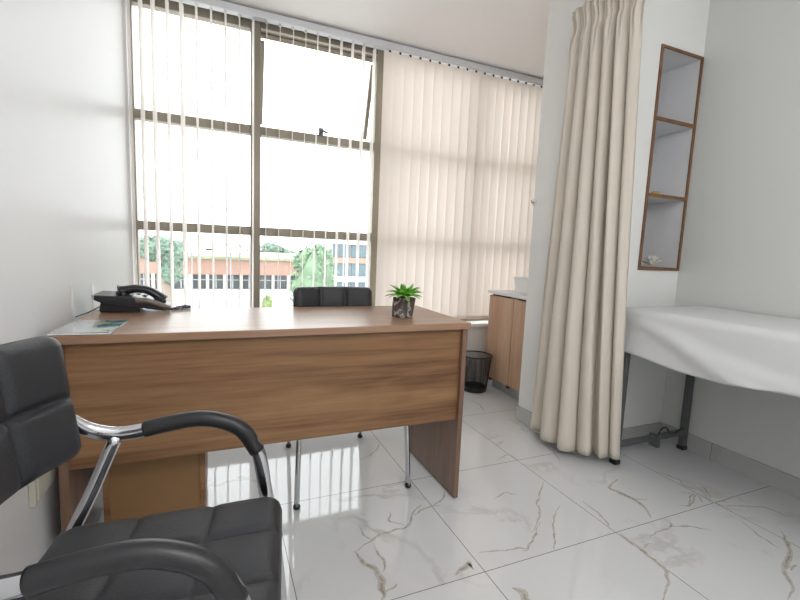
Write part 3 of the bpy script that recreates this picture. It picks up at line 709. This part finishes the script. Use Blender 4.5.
# ------------------------------------------------------------------ the view outside
def P3(name, col, **k): return pbr(name, col, k.pop('rough', .8), spec=.2, var=k.pop('var', .12), vscale=k.pop('vscale', .6))
GZ = -5.0
OUT = dict(ground=P3('yard_paving', (.55, .55, .54)), orange=P3('terracotta_render', (.35, .225, .18)), white=P3('white_render', (.66, .66, .66)), roof=P3('mossy_roof', (.27, .30, .21), vscale=1.5, var=.3),
           dark=pbr('dark_window_glass', (.055, .065, .07), .15, var=.3, vscale=1), pillar=P3('grey_pillar', (.45, .42, .38)), blue=pbr('blue_glass', (.085, .125, .145), .15, var=.3, vscale=.8), fabric=P3('parasol_canvas', (.85, .85, .85)),
           trunk=P3('tree_bark', (.25, .205, .17), vscale=6), grey=P3('grey_render', (.40, .41, .42)), leafa=P3('leaf_green', (.165, .235, .155), vscale=3, var=.35), leafb=P3('leaf_bluegreen', (.165, .23, .18), vscale=3, var=.35), leafc=P3('leaf_yellowgreen', (.24, .31, .13), vscale=3, var=.35), metal=P3('lamp_metal', (.3, .3, .32)))
struct(MB().box(-40, 60, 6, 90, GZ - .2, GZ).build('ground', OUT['ground']))
# terracotta building with a row of windows
tb = thing('terracotta_building', (-.5, 43, GZ), 'low terracotta building with dark window band and white plinth across the yard', 'building')
MB().box(-9, 8.6, 40, 46, -1.75, -.42).build('upper_wall', OUT['orange'], tb)
MB().box(-9.2, 8.8, 39.7, 46.3, -.42, -.20).build('roof_edge', OUT['roof'], tb)
MB().prism([(39.9, -.2), (46.2, -.2), (43, .25)], -9.1, 8.7, 'yz').build('roof', OUT['roof'], tb)
MB().box(-9, 8.6, 40.1, 46, GZ, -3.05).build('plinth', OUT['white'], tb)
MB().box(-9, 8.6, 40.45, 46, -3.05, -1.75).build('recess_wall', OUT['grey'], tb)
for k in range(13):
    x = -8.9 + k * 1.35
    wf = MB().box(x + .12, x + 1.2, 40.3, 40.44, -2.95, -1.8).build('window', OUT['dark'], tb)
    MB().box(x + .62, x + .70, 40.25, 40.3, -2.95, -1.8).box(x + .12, x + 1.2, 40.25, 40.3, -2.25, -2.19).build('window_bar', OUT['grey'], wf)
    MB().box(x - .13, x + .12, 40.0, 40.45, -3.05, -1.75).build('pillar', OUT['pillar'], tb)
wb = thing('white_building', (2, 64, GZ), 'pale flat-roofed building behind the terracotta building', 'building')
MB().box(-4, 6.5, 62, 68, GZ, .55).build('wall', OUT['white'], wb); MB().box(-4.3, 6.8, 61.5, 68.5, .55, .85).build('roof_slab', OUT['grey'], wb)
for k in range(5): MB().box(-3.4 + 2 * k, -2.2 + 2 * k, 61.9, 62.0, -.9, .1).build('window', OUT['dark'], wb)
def parasol(x, y, z, r, label):
    t = thing('parasol', (x, y, GZ), label, 'parasol', 'white parasols in the yard')
    MB().lathe([(r, 0), (r * .97, .10), (r * .55, .34), (.08, .55)], (x, y, z), 16, True, True).build('canopy', OUT['fabric'], t)
    MB().tube([(x, y, GZ), (x, y, z + .6)], .06, seg=8).build('pole', OUT['metal'], t)
parasol(1.0, 38.2, .28, 1.35, 'wide white parasol rising above the terracotta roof, the larger one')
parasol(-1.9, 38.4, .12, .9, 'smaller white parasol above the terracotta roof beside the larger one')
# glass office block
ob = thing('office_block', (12.3, 37, GZ), 'grey blue office block with white floor bands behind the broad green tree', 'building')
MB().box(9.0, 17, 36.2, 44, GZ, 1.3).build('core', OUT['grey'], ob)
for k in range(4):
    z = GZ + .3 + k * 1.62
    MB().box(8.9, 17.1, 35.9, 44.1, z + 1.15, z + 1.6).build('floor_band', OUT['white'] if k != 2 else OUT['orange'], ob)
    for q in range(5): MB().box(9.1 + q * 1.6, 10.55 + q * 1.6, 36.05, 36.2, z + .02, z + 1.15).build('window', OUT['blue'], ob)
# trees
def tree(name, label, x, y, zb, shape, leafmat, trunk_r=.12, trunk_top=None, seed=1, group='trees in the yard'):
    t = thing(name, (x, y, GZ), label, 'tree', group); rg = random.Random(seed); m = MB()
    for (cx, cy, cz, rx, ry, rz) in shape:
        m.blob((x + cx, y + cy, zb + cz), (rx * .82, ry * .82, rz * .82), .45, 2.6, 3, seed)
        nl = int(240 * (rx * rz) + 120)
        for _ in range(nl):
            d = Vector((rg.gauss(0, 1), rg.gauss(0, 1), rg.gauss(0, 1))).normalized(); rr_ = rg.uniform(.78, 1.08)
            p = Vector((x + cx + d.x * rx * rr_, y + cy + d.y * ry * rr_, zb + cz + d.z * rz * rr_)); s = rg.uniform(.06, .13)
            a = Vector((rg.gauss(0, 1), rg.gauss(0, 1), rg.gauss(0, 1))).normalized(); b = a.orthogonal().normalized()
            vs = [m.bm.verts.new(p + a * s), m.bm.verts.new(p + b * s * .6), m.bm.verts.new(p - a * s), m.bm.verts.new(p - b * s * .6)]; m.bm.faces.new(vs)
    m.build('crown', leafmat, t)
    MB().tube([(x, y, GZ), (x + .05, y, (GZ + zb) / 2), (x, y, trunk_top if trunk_top is not None else zb)], [trunk_r * 1.3, trunk_r, trunk_r * .6], seg=10).build('trunk', OUT['trunk'], t)
cone = []
cone = [(0, 0, -.95, .98, .9, 1.75), (.1, .1, -2.6, .95, .9, 1.5), (-.35, 0, .1, .5, .5, .6), (.3, .1, .2, .5, .5, .6), (-.1, 0, -3.9, .7, .7, .8)]
tree('yard_tree', 'broad dense green tree standing in the yard before the office block', 3.75, 18, .25, cone, OUT['leafa'], .14, .4, 4)
tree('leafy_tree', 'round green tree with bare brown trunk at the left of the yard', -2.2, 22, .55, [(-.2, 0, .15, .75, .7, .5), (.35, .2, -.2, .6, .6, .55), (.25, -.1, -.9, .45, .5, .7), (-.5, 0, -.1, .5, .5, .4)], OUT['leafb'], .26, .5, 9)
tree('rear_tree', 'bluish green tree rising above the roof behind the terracotta building at the left', -6.3, 50, -.2, [(0, 0, .7, 2.0, 1.5, .9), (2.0, .3, .5, 1.5, 1.2, .8), (-2, 0, .6, 1.4, 1.2, .8)], OUT['leafb'], .3, .4, 12)
tree('rear_tree', 'grey green tree above the terracotta roof beside the window mullion', 5.6, 50, -.2, [(0, 0, .7, 1.3, 1.1, .75), (1.6, .3, .3, 1.0, 1.0, .5)], OUT['leafb'], .3, .3, 15)
tree('garden_bush', 'yellow green bush in front of the white plinth of the terracotta building', 2.25, 22, -2.0, [(0, 0, 0, .22, .25, .5), (.05, 0, -.5, .3, .3, .5), (0, 0, -1.3, .4, .4, .8)], OUT['leafc'], .1, -2, 21)
# lamp post
lp = thing('street_lamp', (7.2, 26, GZ), 'round headed street lamp standing in front of the office block', 'street lamp')
MB().tube([(7.2, 26, GZ), (7.2, 26, 1.7)], .05, seg=8).build('pole', OUT['metal'], lp)
MB().lathe([(.10, 1.7), (.5, 1.82), (.5, 1.9), (.22, 2.15), (.1, 2.35)], (7.2, 26, 0), 14, True, True).build('lamp_head', OUT['metal'], lp)

# ------------------------------------------------------------------ light
W = bpy.data.worlds.new('overcast_sky'); SC.world = W; W.use_nodes = True
nt = W.node_tree
for n in list(nt.nodes): nt.nodes.remove(n)
wo = nt.nodes.new('ShaderNodeOutputWorld'); bg = nt.nodes.new('ShaderNodeBackground'); bg.inputs[0].default_value = (.96, .98, 1, 1); bg.inputs[1].default_value = 2.5
nt.links.new(bg.outputs[0], wo.inputs[0])
MT['opal'] = emit('fill_globe', (.97, .985, 1), 16.5)
def fill(x, y, zg, label):  # added globe lamp, out of view, to brighten room and ceiling
    t = thing('fill_lamp', (x, y, ZC), label, 'pendant lamp', 'opal globe pendant lamps')
    MB().lathe([(.05, -.025), (.05, 0)], (x, y, ZC), 20, True, True).build('ceiling_rose', MT['white'], t)
    MB().tube([(x, y, ZC - .02), (x, y, zg + .16)], .006, seg=8).build('rod', MT['chrome'], t)
    MB().lathe([(.03, .14), (.03, .18)], (x, y, zg), 16, True, True).build('lamp_holder', MT['white'], t)
    m = MB(); q = bmesh.ops.create_uvsphere(m.bm, u_segments=24, v_segments=14, radius=.15)
    for v in q['verts']: v.co += Vector((x, y, zg))
    m.build('globe', MT['opal'], t, smooth=True)
fill(.35, -.5, 1.95, 'opal globe pendant lamp nearer the left wall, added unseen behind the camera')
fill(1.15, -.95, 2.0, 'opal globe pendant lamp nearer the bed wall, added unseen behind the camera')

# ------------------------------------------------------------------ camera
cam = bpy.data.cameras.new('camera'); co = bpy.data.objects.new('camera', cam); COL.objects.link(co); SC.camera = co
F, PIT, ROL, YAW = 429.27, .116581295, .0422758882, -.404116878
cam.sensor_fit = 'HORIZONTAL'; cam.sensor_width = 36; cam.lens = 36 * F / 800; cam.clip_start = .02; cam.clip_end = 300
def rot3(rows): return Matrix(rows)
cy, sy = math.cos(YAW), math.sin(YAW); cp, sp = math.cos(PIT), math.sin(PIT); cr, sr = math.cos(ROL), math.sin(ROL)
Mc = rot3([[cr, -sr, 0], [sr, cr, 0], [0, 0, 1]]) @ rot3([[1, 0, 0], [0, cp, -sp], [0, sp, cp]]) @ rot3([[1, 0, 0], [0, 0, -1], [0, 1, 0]]) @ rot3([[cy, sy, 0], [-sy, cy, 0], [0, 0, 1]])
right, down, fwd = Mc[0], Mc[1], Mc[2]
mw = Matrix(((right[0], -down[0], -fwd[0], 0), (right[1], -down[1], -fwd[1], 0), (right[2], -down[2], -fwd[2], 1.029), (0, 0, 0, 1)))
co.matrix_world = mw

vs = SC.view_settings; vs.view_transform = 'Standard'; vs.look = 'None'; vs.gamma = 1; vs.use_curve_mapping = False; vs.exposure = 0.94
SC.cycles.max_bounces = 10; SC.cycles.diffuse_bounces = 6; SC.cycles.glossy_bounces = 5; SC.cycles.transparent_max_bounces = 12; SC.cycles.transmission_bounces = 8
SC.cycles.sample_clamp_indirect = 6; SC.cycles.caustics_reflective = False; SC.cycles.caustics_refractive = False
